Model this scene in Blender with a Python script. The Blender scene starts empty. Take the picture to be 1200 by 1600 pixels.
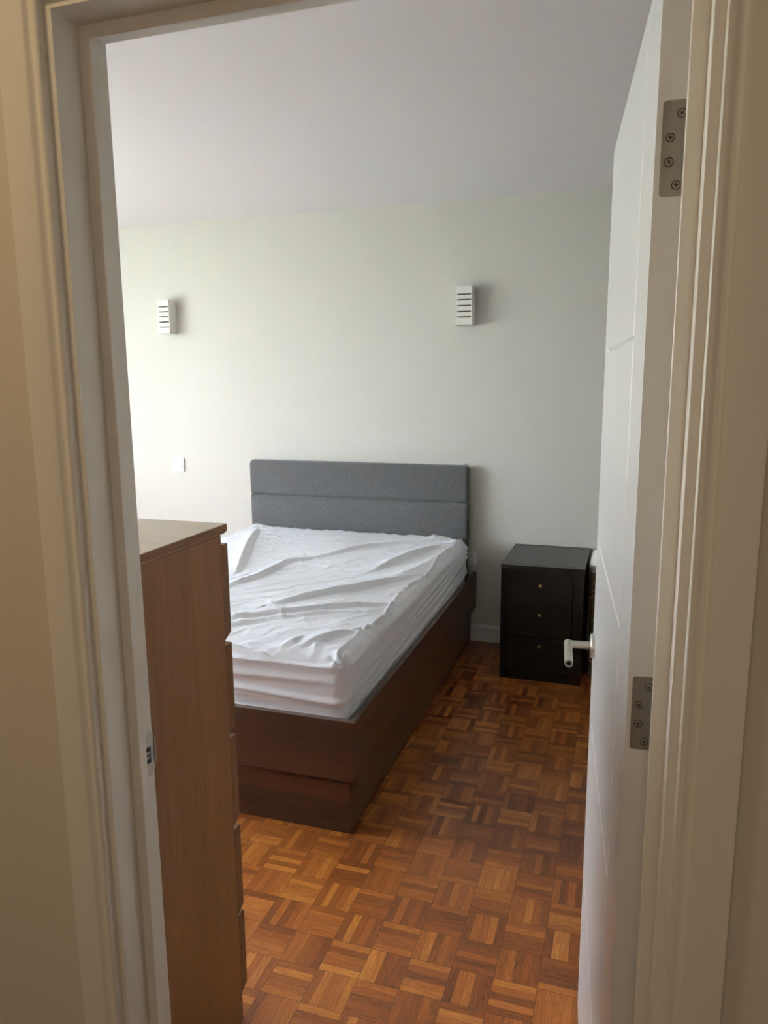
import bpy, bmesh, math, random
import numpy as np
from mathutils import Vector, Matrix

random.seed(7)
C = bpy.context.scene
COL = C.collection

# ------------------------------------------------------------------ camera
CAM_H = 1.5397
F_PX = 1170.6
yaw, pitch, roll = math.radians(18.2566), math.radians(10.1041), math.radians(-0.4662)
fw = Vector((-math.sin(yaw) * math.cos(pitch), math.cos(yaw) * math.cos(pitch), -math.sin(pitch)))
rt = Vector((math.cos(yaw), math.sin(yaw), 0.0))
up = rt.cross(fw)
rt2 = rt * math.cos(roll) + up * math.sin(roll)
up2 = up * math.cos(roll) - rt * math.sin(roll)
cam_data = bpy.data.cameras.new('camera')
cam_data.sensor_fit = 'VERTICAL'
cam_data.sensor_height = 32.0
cam_data.lens = F_PX / 1600.0 * 32.0
cam_data.clip_start = 0.02
cam = bpy.data.objects.new('camera', cam_data)
COL.objects.link(cam)
M = Matrix((rt2, up2, -fw)).transposed().to_4x4()
M.translation = Vector((0, 0, CAM_H))
cam.matrix_world = M
C.camera = cam

# ------------------------------------------------------------------ view and world
C.view_settings.view_transform = 'Standard'
C.view_settings.look = 'None'
C.view_settings.exposure = 0.17
C.view_settings.gamma = 1.0
C.view_settings.use_curve_mapping = False

SKY = 55.0
world = bpy.data.worlds.new('overcast_sky')
C.world = world
world.use_nodes = True
wn, wl = world.node_tree.nodes, world.node_tree.links
wn.clear()
w_out = wn.new('ShaderNodeOutputWorld')
w_bg = wn.new('ShaderNodeBackground')
w_tc = wn.new('ShaderNodeTexCoord')
w_sep = wn.new('ShaderNodeSeparateXYZ')
w_map = wn.new('ShaderNodeMapRange')
w_map.inputs['From Min'].default_value = -1.0
w_map.inputs['From Max'].default_value = 1.0
w_ramp = wn.new('ShaderNodeValToRGB')
els = w_ramp.color_ramp.elements
els[0].position = 0.0;  els[0].color = (0.085, 0.09, 0.078, 1)
els[1].position = 1.0;  els[1].color = (1.25, 1.42, 1.70, 1)
e = els.new(0.47); e.color = (0.150, 0.168, 0.145, 1)
e = els.new(0.53); e.color = (0.46, 0.49, 0.51, 1)
e = els.new(0.66); e.color = (0.77, 0.84, 0.93, 1)
w_bg.inputs['Strength'].default_value = SKY
wl.new(w_tc.outputs['Generated'], w_sep.inputs[0])
wl.new(w_sep.outputs['Z'], w_map.inputs['Value'])
wl.new(w_map.outputs[0], w_ramp.inputs[0])
wl.new(w_ramp.outputs[0], w_bg.inputs[0])
wl.new(w_bg.outputs[0], w_out.inputs[0])

# room dimensions (metres)
XL, XR = -4.15, 1.35          # bedroom side walls
YR = 0.9425                   # bedroom face of the doorway wall
YH = 0.842                    # hall face of the doorway wall
YB = 4.2211                   # back wall
ZC = 2.4925                   # ceiling
HXL, HXR, HYB = -1.35, 0.95, -1.7   # hall walls
WY0, WY1, WZ0, WZ1 = 1.00, 3.30, 0.90, 2.16   # window opening in the left wall


def area_light(name, loc, target, sx, sy, power, color, portal=False):
    ld = bpy.data.lights.new(name, 'AREA')
    ld.shape = 'RECTANGLE'; ld.size = sx; ld.size_y = sy
    ld.energy = power; ld.color = color
    if portal:
        ld.cycles.is_portal = True
    o = bpy.data.objects.new(name, ld)
    COL.objects.link(o)
    d = Vector(target) - Vector(loc)
    o.rotation_euler = d.to_track_quat('-Z', 'Y').to_euler()
    o.location = loc
    return o


area_light('window_portal', (XL - 0.17, (WY0 + WY1) / 2, (WZ0 + WZ1) / 2), (0, (WY0 + WY1) / 2, (WZ0 + WZ1) / 2),
           WZ1 - WZ0, WY1 - WY0, 1.0, (1, 1, 1), True)
area_light('hall_ceiling_lamp', (-1.0, 0.1, 2.42), (-0.75, 0.5, 0.0), 0.22, 0.22, 3.5, (1.0, 0.76, 0.42))
area_light('hall_fill', (-0.2, -1.6, 1.5), (-0.2, 0.9, 1.2), 1.4, 1.6, 5.2, (1.0, 0.87, 0.70))  # added soft fill from behind the viewer, no window there


# ------------------------------------------------------------------ materials
def srgb(r, g, b):
    f = lambda c: (c / 255 / 12.92) if c / 255 <= 0.04045 else ((c / 255 + 0.055) / 1.055) ** 2.4
    return (f(r), f(g), f(b), 1.0)


class NT:
    def __init__(self, name):
        self.m = bpy.data.materials.new(name)
        self.m.use_nodes = True
        self.n = self.m.node_tree.nodes
        self.l = self.m.node_tree.links
        self.b = self.n['Principled BSDF']

    def new(self, t, **kw):
        x = self.n.new(t)
        for k, v in kw.items():
            setattr(x, k, v)
        return x

    def math(self, op, a, b=None, c=None):
        x = self.n.new('ShaderNodeMath'); x.operation = op
        for i, v in enumerate((a, b, c)):
            if v is None: continue
            if isinstance(v, (int, float)): x.inputs[i].default_value = v
            else: self.l.new(v, x.inputs[i])
        return x.outputs[0]

    def link(self, a, b): self.l.new(a, b)


def plain(name, col, rough=0.5, metal=0.0, noise=0.0, bump=0.0, bscale=200, coat=0.0):
    t = NT(name)
    t.b.inputs['Base Color'].default_value = col
    t.b.inputs['Roughness'].default_value = rough
    t.b.inputs['Metallic'].default_value = metal
    if coat:
        t.b.inputs['Coat Weight'].default_value = coat
        t.b.inputs['Coat Roughness'].default_value = 0.15
    tc = t.new('ShaderNodeTexCoord')
    if noise:
        nz = t.new('ShaderNodeTexNoise'); nz.inputs['Scale'].default_value = 3.0; nz.inputs['Detail'].default_value = 5
        t.link(tc.outputs['Object'], nz.inputs['Vector'])
        mx = t.new('ShaderNodeMix', data_type='RGBA')
        mx.inputs[6].default_value = tuple(c * (1 - noise) for c in col[:3]) + (1,)
        mx.inputs[7].default_value = tuple(min(1, c * (1 + noise)) for c in col[:3]) + (1,)
        t.link(nz.outputs['Fac'], mx.inputs[0]); t.link(mx.outputs[2], t.b.inputs['Base Color'])
    if bump:
        nz = t.new('ShaderNodeTexNoise'); nz.inputs['Scale'].default_value = bscale; nz.inputs['Detail'].default_value = 3
        t.link(tc.outputs['Object'], nz.inputs['Vector'])
        bp = t.new('ShaderNodeBump'); bp.inputs['Strength'].default_value = bump; bp.inputs['Distance'].default_value = 0.002
        t.link(nz.outputs['Fac'], bp.inputs['Height']); t.link(bp.outputs[0], t.b.inputs['Normal'])
    return t.m


def wood(name, dark, light, axis, rough=0.4, scale=1.0, stretch=14.0, coat=0.0, fine=0.5, bump=0.05):
    """veneer whose grain runs along `axis`"""
    t = NT(name)
    tc = t.new('ShaderNodeTexCoord')
    mp = t.new('ShaderNodeMapping')
    s = [stretch * scale] * 3
    s['xyz'.index(axis)] = 0.8 * scale
    mp.inputs['Scale'].default_value = s
    t.link(tc.outputs['Object'], mp.inputs['Vector'])
    n1 = t.new('ShaderNodeTexNoise'); n1.inputs['Scale'].default_value = 1.0; n1.inputs['Detail'].default_value = 4; n1.inputs['Distortion'].default_value = 0.6
    t.link(mp.outputs[0], n1.inputs['Vector'])
    mp2 = t.new('ShaderNodeMapping')
    s2 = [stretch * 14 * scale] * 3
    s2['xyz'.index(axis)] = 4.0 * scale
    mp2.inputs['Scale'].default_value = s2
    t.link(tc.outputs['Object'], mp2.inputs['Vector'])
    n2 = t.new('ShaderNodeTexNoise'); n2.inputs['Scale'].default_value = 1.0; n2.inputs['Detail'].default_value = 3
    t.link(mp2.outputs[0], n2.inputs['Vector'])
    f = t.math('ADD', t.math('MULTIPLY', n1.outputs['Fac'], 1 - fine), t.math('MULTIPLY', n2.outputs['Fac'], fine))
    rp = t.new('ShaderNodeValToRGB')
    rp.color_ramp.elements[0].position = 0.33; rp.color_ramp.elements[0].color = dark
    rp.color_ramp.elements[1].position = 0.67; rp.color_ramp.elements[1].color = light
    t.link(f, rp.inputs[0]); t.link(rp.outputs[0], t.b.inputs['Base Color'])
    t.b.inputs['Roughness'].default_value = rough
    if coat:
        t.b.inputs['Coat Weight'].default_value = coat; t.b.inputs['Coat Roughness'].default_value = 0.2
    bp = t.new('ShaderNodeBump'); bp.inputs['Strength'].default_value = bump; bp.inputs['Distance'].default_value = 0.002
    t.link(n2.outputs['Fac'], bp.inputs['Height']); t.link(bp.outputs[0], t.b.inputs['Normal'])
    return t.m


def parquet():
    """mosaic parquet: squares of five fingers, turned a quarter from one square to the next"""
    t = NT('oak_mosaic_parquet')
    g, gx, gy, N = 0.1121, -0.2733, 1.9333, 5
    tc = t.new('ShaderNodeTexCoord'); sp = t.new('ShaderNodeSeparateXYZ')
    t.link(tc.outputs['Object'], sp.inputs[0])
    u = t.math('DIVIDE', t.math('SUBTRACT', sp.outputs['X'], gx), g)
    v = t.math('DIVIDE', t.math('SUBTRACT', sp.outputs['Y'], gy), g)
    cu, cv = t.math('FLOOR', u), t.math('FLOOR', v)
    fu, fv = t.math('SUBTRACT', u, cu), t.math('SUBTRACT', v, cv)
    par = t.math('FLOORED_MODULO', t.math('ADD', cu, cv), 2.0)      # 1 -> fingers along x
    inv = t.math('SUBTRACT', 1.0, par)
    across = t.math('ADD', t.math('MULTIPLY', fv, par), t.math('MULTIPLY', fu, inv))
    along = t.math('ADD', t.math('MULTIPLY', fu, par), t.math('MULTIPLY', fv, inv))
    a5 = t.math('MULTIPLY', across, float(N))
    fi = t.math('FLOOR', a5)
    fa = t.math('SUBTRACT', a5, fi)
    cb = t.new('ShaderNodeCombineXYZ')
    t.link(cu, cb.inputs[0]); t.link(cv, cb.inputs[1]); t.link(fi, cb.inputs[2])
    wnz = t.new('ShaderNodeTexWhiteNoise'); wnz.noise_dimensions = '3D'
    t.link(cb.outputs[0], wnz.inputs['Vector'])
    cb2 = t.new('ShaderNodeCombineXYZ'); t.link(cu, cb2.inputs[0]); t.link(cv, cb2.inputs[1]); cb2.inputs[2].default_value = 11.3
    wn2 = t.new('ShaderNodeTexWhiteNoise'); wn2.noise_dimensions = '3D'
    t.link(cb2.outputs[0], wn2.inputs['Vector'])
    # grain along each finger
    sepc = t.new('ShaderNodeSeparateColor'); t.link(wnz.outputs['Color'], sepc.inputs[0])
    cg = t.new('ShaderNodeCombineXYZ')
    t.link(t.math('ADD', t.math('MULTIPLY', along, 1.1), t.math('MULTIPLY', sepc.outputs[0], 37.0)), cg.inputs[0])
    t.link(t.math('MULTIPLY', across, 16.0), cg.inputs[1])
    t.link(t.math('MULTIPLY', sepc.outputs[1], 53.0), cg.inputs[2])
    gn = t.new('ShaderNodeTexNoise'); gn.inputs['Scale'].default_value = 1.6; gn.inputs['Detail'].default_value = 6; gn.inputs['Distortion'].default_value = 1.6; gn.inputs['Roughness'].default_value = 0.62
    t.link(cg.outputs[0], gn.inputs['Vector'])
    big = t.new('ShaderNodeTexNoise'); big.inputs['Scale'].default_value = 1.3; big.inputs['Detail'].default_value = 2
    t.link(tc.outputs['Object'], big.inputs['Vector'])
    val = t.math('ADD', t.math('MULTIPLY', t.math('POWER', wnz.outputs['Value'], 1.2), 0.54), t.math('MULTIPLY', wn2.outputs['Value'], 0.16))
    val = t.math('ADD', val, t.math('MULTIPLY', t.math('SUBTRACT', gn.outputs['Fac'], 0.5), 1.15))
    val = t.math('ADD', val, t.math('MULTIPLY', big.outputs['Fac'], 0.30))
    rp = t.new('ShaderNodeValToRGB'); E = rp.color_ramp.elements
    E[0].position = 0.05; E[0].color = srgb(76, 36, 13)
    E[1].position = 0.98; E[1].color = srgb(194, 128, 58)
    x = E.new(0.35); x.color = srgb(124, 66, 24)
    x = E.new(0.65); x.color = srgb(150, 87, 34)
    t.link(val, rp.inputs[0])
    # joints
    ea = t.math('MINIMUM', fa, t.math('SUBTRACT', 1.0, fa))
    el = t.math('MINIMUM', along, t.math('SUBTRACT', 1.0, along))
    eb = t.math('MINIMUM', across, t.math('SUBTRACT', 1.0, across))
    j1 = t.math('LESS_THAN', ea, 0.022)
    j2 = t.math('LESS_THAN', t.math('MINIMUM', el, eb), 0.008)
    jj = t.math('MAXIMUM', t.math('MULTIPLY', j1, 0.5), t.math('MULTIPLY', j2, 0.72))
    mx = t.new('ShaderNodeMix', data_type='RGBA'); mx.inputs[7].default_value = srgb(46, 20, 9)
    t.link(jj, mx.inputs[0]); t.link(rp.outputs[0], mx.inputs[6]); t.link(mx.outputs[2], t.b.inputs['Base Color'])
    t.link(t.math('ADD', 0.27, t.math('MULTIPLY', gn.outputs['Fac'], 0.16)), t.b.inputs['Roughness'])
    t.b.inputs['Specular IOR Level'].default_value = 0.45
    bp = t.new('ShaderNodeBump'); bp.inputs['Strength'].default_value = 0.18; bp.inputs['Distance'].default_value = 0.001
    t.link(t.math('SUBTRACT', t.math('MULTIPLY', gn.outputs['Fac'], 0.3), jj), bp.inputs['Height'])
    t.link(bp.outputs[0], t.b.inputs['Normal'])
    return t.m


def fabric(name, dark, light, sx, sy, sz, rough=0.9, bump=0.25):
    t = NT(name)
    tc = t.new('ShaderNodeTexCoord'); mp = t.new('ShaderNodeMapping'); mp.inputs['Scale'].default_value = (sx, sy, sz)
    t.link(tc.outputs['Object'], mp.inputs['Vector'])
    n1 = t.new('ShaderNodeTexNoise'); n1.inputs['Scale'].default_value = 1.0; n1.inputs['Detail'].default_value = 4; n1.inputs['Roughness'].default_value = 0.7
    t.link(mp.outputs[0], n1.inputs['Vector'])
    rp = t.new('ShaderNodeValToRGB')
    rp.color_ramp.elements[0].position = 0.41; rp.color_ramp.elements[0].color = dark
    rp.color_ramp.elements[1].position = 0.60; rp.color_ramp.elements[1].color = light
    t.link(n1.outputs['Fac'], rp.inputs[0]); t.link(rp.outputs[0], t.b.inputs['Base Color'])
    t.b.inputs['Roughness'].default_value = rough
    t.b.inputs['Sheen Weight'].default_value = 0.25
    bp = t.new('ShaderNodeBump'); bp.inputs['Strength'].default_value = bump; bp.inputs['Distance'].default_value = 0.001
    t.link(n1.outputs['Fac'], bp.inputs['Height']); t.link(bp.outputs[0], t.b.inputs['Normal'])
    return t.m


def sheet_material():
    t = NT('thin_white_jersey_sheet')
    t.b.inputs['Base Color'].default_value = (0.88, 0.885, 0.96, 1)
    t.b.inputs['Roughness'].default_value = 0.62
    t.b.inputs['Sheen Weight'].default_value = 0.15
    t.b.inputs['Specular IOR Level'].default_value = 0.35
    tc = t.new('ShaderNodeTexCoord')
    mp = t.new('ShaderNodeMapping'); mp.inputs['Scale'].default_value = (9, 17, 17); mp.inputs['Rotation'].default_value = (0, 0, 0.9)
    t.link(tc.outputs['Object'], mp.inputs['Vector'])
    n1 = t.new('ShaderNodeTexNoise'); n1.inputs['Scale'].default_value = 1.0; n1.inputs['Detail'].default_value = 4; n1.inputs['Distortion'].default_value = 1.4
    t.link(mp.outputs[0], n1.inputs['Vector'])
    r = t.math('ABSOLUTE', t.math('SUBTRACT', n1.outputs['Fac'], 0.5))
    bp = t.new('ShaderNodeBump'); bp.inputs['Strength'].default_value = 0.55; bp.inputs['Distance'].default_value = 0.008
    t.link(t.math('MULTIPLY', r, -1.0), bp.inputs['Height']); t.link(bp.outputs[0], t.b.inputs['Normal'])
    return t.m


def wicker_material():
    t = NT('woven_wicker')
    tc = t.new('ShaderNodeTexCoord')
    n1 = t.new('ShaderNodeTexNoise'); n1.inputs['Scale'].default_value = 60; n1.inputs['Detail'].default_value = 3
    t.link(tc.outputs['Object'], n1.inputs['Vector'])
    rp = t.new('ShaderNodeValToRGB')
    rp.color_ramp.elements[0].position = 0.3; rp.color_ramp.elements[0].color = srgb(92, 74, 54)
    rp.color_ramp.elements[1].position = 0.7; rp.color_ramp.elements[1].color = srgb(176, 158, 128)
    t.link(n1.outputs['Fac'], rp.inputs[0]); t.link(rp.outputs[0], t.b.inputs['Base Color'])
    t.b.inputs['Roughness'].default_value = 0.6
    return t.m


MAT = dict(
    wall=plain('pale_sage_grey_wall_paint', (0.635, 0.615, 0.568, 1), 0.72, bump=0.05, bscale=90),
    ceiling=plain('white_ceiling_paint', (0.83, 0.81, 0.835, 1), 0.85, bump=0.05, bscale=60),
    hall=plain('magnolia_hall_wall_paint', (0.68, 0.61, 0.51, 1), 0.65, bump=0.08, bscale=120),
    gloss=plain('cream_white_satin_woodwork', (0.76, 0.71, 0.64, 1), 0.40, bump=0.06, bscale=70),
    skirt=plain('white_skirting_paint', (0.74, 0.73, 0.71, 1), 0.4),
    door=plain('white_door_paint', (0.76, 0.74, 0.73, 1), 0.27, bump=0.03, bscale=40),
    groove=plain('door_groove_paint', (0.80, 0.785, 0.775, 1), 0.4),
    floor=parquet(),
    hallfloor=plain('hall_floor', srgb(120, 84, 52), 0.5, noise=0.1),
    oak=wood('oak_veneer_upright_grain', srgb(112, 73, 42), srgb(140, 97, 58), 'z', 0.42, fine=0.55, stretch=9),
    oak_x=wood('oak_veneer_level_grain', srgb(128, 88, 55), srgb(170, 124, 80), 'x', 0.30, fine=0.45, coat=0.7),
    oak_y=wood('oak_veneer_edge_grain', srgb(104, 68, 40), srgb(134, 92, 56), 'y', 0.42, fine=0.45),
    walnut_x=wood('dark_walnut_grain_across', srgb(27, 12, 6), srgb(70, 36, 19), 'x', 0.42, fine=0.4, stretch=20),
    walnut_y=wood('dark_walnut_grain_lengthwise', srgb(48, 26, 16), srgb(94, 58, 38), 'y', 0.42, fine=0.4, stretch=20),
    rim=plain('dark_board_edge', srgb(88, 76, 68), 0.45),
    oak_end=wood('darker_oak_front_edges', srgb(96, 62, 37), srgb(122, 84, 52), 'z', 0.5, fine=0.4),
    ebony=wood('black_brown_lacquered_wood', srgb(13, 11, 10), srgb(22, 19, 17), 'x', 0.34, fine=0.3, bump=0.02),
    grey=fabric('grey_upholstery', srgb(54, 53, 53), srgb(84, 82, 82), 620, 620, 55),
    mattress=plain('mattress_ticking', (0.75, 0.66, 0.62, 1), 0.9),
    sheet=sheet_material(),
    plaster=plain('white_plaster_wall_light', (0.82, 0.79, 0.73, 1), 0.7, bump=0.1, bscale=150),
    slot=plain('dark_slot', (0.05, 0.04, 0.035, 1), 0.8),
    plastic=plain('white_plastic', (0.80, 0.81, 0.83, 1), 0.3),
    lamp_glass=plain('opal_lamp_glass', (0.35, 0.32, 0.28, 1), 0.4),
    steel=plain('brushed_steel', (0.56, 0.54, 0.50, 1), 0.36, metal=1.0, bump=0.05, bscale=300),
    hinge=plain('dull_hinge_steel', (0.30, 0.27, 0.23, 1), 0.42, metal=0.85, noise=0.15),
    screw=plain('screw_steel', (0.30, 0.26, 0.21, 1), 0.5, metal=0.8),
    black=plain('black_recess', (0.008, 0.007, 0.007, 1), 0.7),
    brass=plain('antique_brass', srgb(146, 120, 80), 0.34, metal=1.0),
    wicker=wicker_material(),
    linen=plain('white_cotton_lining', (0.86, 0.84, 0.78, 1), 0.85, bump=0.3, bscale=60),
    frame=plain('white_window_frame', (0.8, 0.8, 0.8, 1), 0.3),
)
gl = NT('window_glass')
gl.b.inputs['Transmission Weight'].default_value = 1.0
gl.b.inputs['Roughness'].default_value = 0.0
gl.b.inputs['IOR'].default_value = 1.0
gl.b.inputs['Base Color'].default_value = (0.97, 1, 0.99, 1)
MAT['glass'] = gl.m


# ------------------------------------------------------------------ helpers
def bm_box(bm, x0, x1, y0, y1, z0, z1):
    vs = [bm.verts.new((x, y, z)) for x in (x0, x1) for y in (y0, y1) for z in (z0, z1)]
    for f in ((0, 1, 3, 2), (4, 6, 7, 5), (0, 4, 5, 1), (2, 3, 7, 6), (0, 2, 6, 4), (1, 5, 7, 3)):
        bm.faces.new([vs[i] for i in f])


def bm_prism(bm, poly, axis, a, b):
    """extrude polygon (two coords, the other two axes in order) along axis from a to b"""
    def P(p, t):
        if axis == 'x': return (t, p[0], p[1])
        if axis == 'y': return (p[0], t, p[1])
        return (p[0], p[1], t)
    A = [bm.verts.new(P(p, a)) for p in poly]
    B = [bm.verts.new(P(p, b)) for p in poly]
    n = len(poly)
    bm.faces.new(A); bm.faces.new(B[::-1])
    for i in range(n):
        bm.faces.new([A[i], B[i], B[(i + 1) % n], A[(i + 1) % n]])


def bm_cyl(bm, p0, p1, r0, r1=None, n=32, cap=True):
    r1 = r0 if r1 is None else r1
    p0, p1 = Vector(p0), Vector(p1)
    d = (p1 - p0).normalized()
    a = d.orthogonal().normalized(); b = d.cross(a)
    A = [bm.verts.new(p0 + (a * math.cos(t) + b * math.sin(t)) * r0) for t in [2 * math.pi * i / n for i in range(n)]]
    B = [bm.verts.new(p1 + (a * math.cos(t) + b * math.sin(t)) * r1) for t in [2 * math.pi * i / n for i in range(n)]]
    for i in range(n):
        bm.faces.new([A[i], A[(i + 1) % n], B[(i + 1) % n], B[i]])
    if cap:
        bm.faces.new(A[::-1]); bm.faces.new(B)


def bm_lathe(bm, origin, axis, prof, n=32):
    """prof: list of (r, h) along axis"""
    o, d = Vector(origin), Vector(axis).normalized()
    a = d.orthogonal().normalized(); b = d.cross(a)
    rings = []
    for r, h in prof:
        if r < 1e-6:
            rings.append([bm.verts.new(o + d * h)])
        else:
            rings.append([bm.verts.new(o + d * h + (a * math.cos(t) + b * math.sin(t)) * r) for t in [2 * math.pi * i / n for i in range(n)]])
    for R, S in zip(rings[:-1], rings[1:]):
        for i in range(n):
            j = (i + 1) % n
            q = [R[i % len(R)], R[j % len(R)], S[j % len(S)], S[i % len(S)]]
            q = [v for k, v in enumerate(q) if v not in q[:k]]
            if len(q) > 2: bm.faces.new(q)


def obj(name, bm, mat, parent=None, bevel=0.0, seg=2, smooth=False, local=None):
    bmesh.ops.recalc_face_normals(bm, faces=bm.faces)
    me = bpy.data.meshes.new(name)
    bm.to_mesh(me); bm.free()
    me.materials.append(mat)
    if smooth or bevel:
        for p in me.polygons: p.use_smooth = True
    o = bpy.data.objects.new(name, me)
    COL.objects.link(o)
    if bevel:
        md = o.modifiers.new('bevel', 'BEVEL'); md.width = bevel; md.segments = seg
        md.limit_method = 'ANGLE'; md.angle_limit = math.radians(35); md.harden_normals = True
    elif smooth:
        try:
            me.set_sharp_from_angle(angle=math.radians(40))
        except Exception:
            pass
    if parent is not None:
        o.parent = parent
        if local is None:        # geometry was written in world coordinates
            o.matrix_parent_inverse = parent_world(parent).inverted()
    return o


def parent_world(p):
    m = Matrix.Translation(p.location) @ p.rotation_euler.to_matrix().to_4x4()
    q = p.parent
    if q is not None:
        m = parent_world(q) @ p.matrix_parent_inverse @ m
    return m


def empty(name, loc, rz=0.0):
    o = bpy.data.objects.new(name, None)
    COL.objects.link(o)
    o.location = loc; o.rotation_euler = (0, 0, rz)
    o.empty_display_size = 0.1
    return o


def tag(o, label=None, cat=None, group=None, kind=None):
    if label: o['label'] = label
    if cat: o['category'] = cat
    if group: o['group'] = group
    if kind: o['kind'] = kind
    return o


def box(name, x0, x1, y0, y1, z0, z1, mat, parent=None, bevel=0.0, seg=2):
    bm = bmesh.new(); bm_box(bm, x0, x1, y0, y1, z0, z1)
    return obj(name, bm, mat, parent, bevel, seg)


def struct(o, label=None):
    return tag(o, label=label, kind='structure')


# ------------------------------------------------------------------ the room shell
T = 0.10
struct(box('floor', XL - 0.3, XR + 0.3, YH + 0.05, YB + 0.1, -0.06, 0.0, MAT['floor']), 'reddish brown mosaic parquet floor of small squares')
struct(box('ceiling', XL - 0.3, XR + 0.3, YR, YB + 0.1, ZC, ZC + 0.1, MAT['ceiling']), 'plain white bedroom ceiling')
struct(box('wall_back', XL - 0.1, XR + 0.1, YB, YB + T, 0, ZC, MAT['wall']), 'pale grey green wall behind the bed')
struct(box('wall_right', XR, XR + T, YR, YB, 0, ZC, MAT['wall']), 'pale grey green side wall behind the open door')
bm = bmesh.new()
bm_box(bm, XL - 0.2, XL, YR, WY0, 0, ZC); bm_box(bm, XL - 0.2, XL, WY1, YB, 0, ZC)
bm_box(bm, XL - 0.2, XL, WY0, WY1, 0, WZ0); bm_box(bm, XL - 0.2, XL, WY0, WY1, WZ1, ZC)
struct(obj('wall_left', bm, MAT['wall']), 'pale wall with the bedroom window')

# doorway wall: bedroom half and hall half carry their own paint
OX0, OX1, OZ = -0.7034 - 0.026, 0.0531 + 0.026, 1.99 + 0.026
for nm, ya, yb, m, lb in (('wall_front', (YH + YR) / 2, YR, MAT['wall'], 'bedroom side of the doorway wall'),
                          ('wall_hall', YH, (YH + YR) / 2, MAT['hall'], 'magnolia hall wall around the doorway')):
    xa, xb = (XL - 0.2, XR + T) if nm == 'wall_front' else (HXL - 0.1, HXR + 0.1)
    bm = bmesh.new()
    bm_box(bm, xa, OX0, ya, yb, 0, ZC); bm_box(bm, OX1, xb, ya, yb, 0, ZC)
    bm_box(bm, OX0, OX1, ya, yb, OZ, ZC)
    struct(obj(nm, bm, m), lb)
# the hall the camera stands in
struct(box('wall_hall_left', HXL - T, HXL, HYB, YH, 0, ZC, MAT['hall']), 'left hall wall')
struct(box('wall_hall_right', HXR, HXR + T, HYB, YH, 0, ZC, MAT['hall']), 'right hall wall')
struct(box('wall_hall_back', HXL - T, HXR + T, HYB - T, HYB, 0, ZC, MAT['hall']), 'hall wall behind the viewer')
struct(box('ceiling_hall', HXL - T, HXR + T, HYB - T, YH + 0.05, ZC, ZC + 0.1, MAT['ceiling']), 'hall ceiling')
struct(box('floor_hall', HXL - T, HXR + T, HYB - T, YH + 0.05, -0.06, 0.0, MAT['hallfloor']), 'hall floor')

# skirting boards
def skirting(name, poly_axis, a, b, wallpos, sign):
    h, t = 0.098, 0.016
    pr = [(0, 0), (t, 0), (t, h - 0.012), (t * 0.45, h - 0.002), (0.0, h)]
    bm = bmesh.new()
    bm_prism(bm, [(wallpos + sign * p, z) for p, z in pr], poly_axis, a, b)
    return struct(obj(name, bm, MAT['skirt']), 'low white skirting board')


skirting('baseboard_back', 'x', XL, XR, YB, -1)
skirting('baseboard_left', 'y', YR, YB - 0.016, XL, 1)
skirting('baseboard_right', 'y', YR, YB - 0.016, XR, -1)

# ------------------------------------------------------------------ window (outside the picture, lights the room)
wroot = struct(empty('window_1', (XL - 0.1, (WY0 + WY1) / 2, WZ0)), 'wide white framed bedroom window')
bm = bmesh.new()
fx0, fx1 = XL - 0.14, XL - 0.08
for (a, b, c, d) in ((WY0, WY0 + 0.05, WZ0, WZ1), (WY1 - 0.05, WY1, WZ0, WZ1), (WY0, WY1, WZ0, WZ0 + 0.05), (WY0, WY1, WZ1 - 0.05, WZ1),
                     ((WY0 + WY1) / 2 - 0.03, (WY0 + WY1) / 2 + 0.03, WZ0, WZ1)):
    bm_box(bm, fx0, fx1, a, b, c, d)
obj('window_frame', bm, MAT['frame'], wroot)
box('pane', XL - 0.112, XL - 0.108, WY0 + 0.045, WY1 - 0.045, WZ0 + 0.045, WZ1 - 0.045, MAT['glass'], wroot)
box('window_sill', XL - 0.08, XL + 0.06, WY0 - 0.04, WY1 + 0.04, WZ0 - 0.025, WZ0, MAT['frame'], wroot, 0.004)

# ------------------------------------------------------------------ door lining, stop, architraves
RL, RR, RT = -0.7034, 0.0531, 1.99      # faces of the rebate: left, right, head
ST = 0.0142                             # stop projection
Y0, Y1, Y2 = YH, 0.8905, 0.9075         # lining edge, stop front, stop back


def frame_loop(bm, prof_in, yfun):
    """sweep a profile around left jamb, head and right jamb with mitred corners.
    prof_in: list of (outward offset from rebate face, y)"""
    rings = []
    for path in range(4):
        ring = []
        for off, y in prof_in:
            if path == 0: p = (RL - off, y, 0.0)
            elif path == 1: p = (RL - off, y, RT + off)
            elif path == 2: p = (RR + off, y, RT + off)
            else: p = (RR + off, y, 0.0)
            ring.append(bm.verts.new(p))
        rings.append(ring)
    n = len(prof_in)
    for a, b in zip(rings[:-1], rings[1:]):
        for i in range(n):
            j = (i + 1) % n
            bm.faces.new([a[i], a[j], b[j], b[i]])
    bm.faces.new(rings[0]); bm.faces.new(rings[3][::-1])


lin = struct(empty('trim_1', (RL, YH, 0)), 'cream white satin door lining around the opening')
bm = bmesh.new()
frame_loop(bm, [(0.026, Y0), (0.003, Y0), (0.003, Y1), (0.0, Y1 + 0.002), (0.0, YR), (0.026, YR)], None)
obj('lining', bm, MAT['gloss'], lin, bevel=0.0012)
bm = bmesh.new()
frame_loop(bm, [(0.0025, Y1), (-ST + 0.001, Y1), (-ST, Y1 + 0.001), (-ST, Y2 - 0.001), (-ST + 0.001, Y2), (0.0005, Y2)], None)
obj('door_stop', bm, MAT['gloss'], lin, bevel=0.0006)


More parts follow.
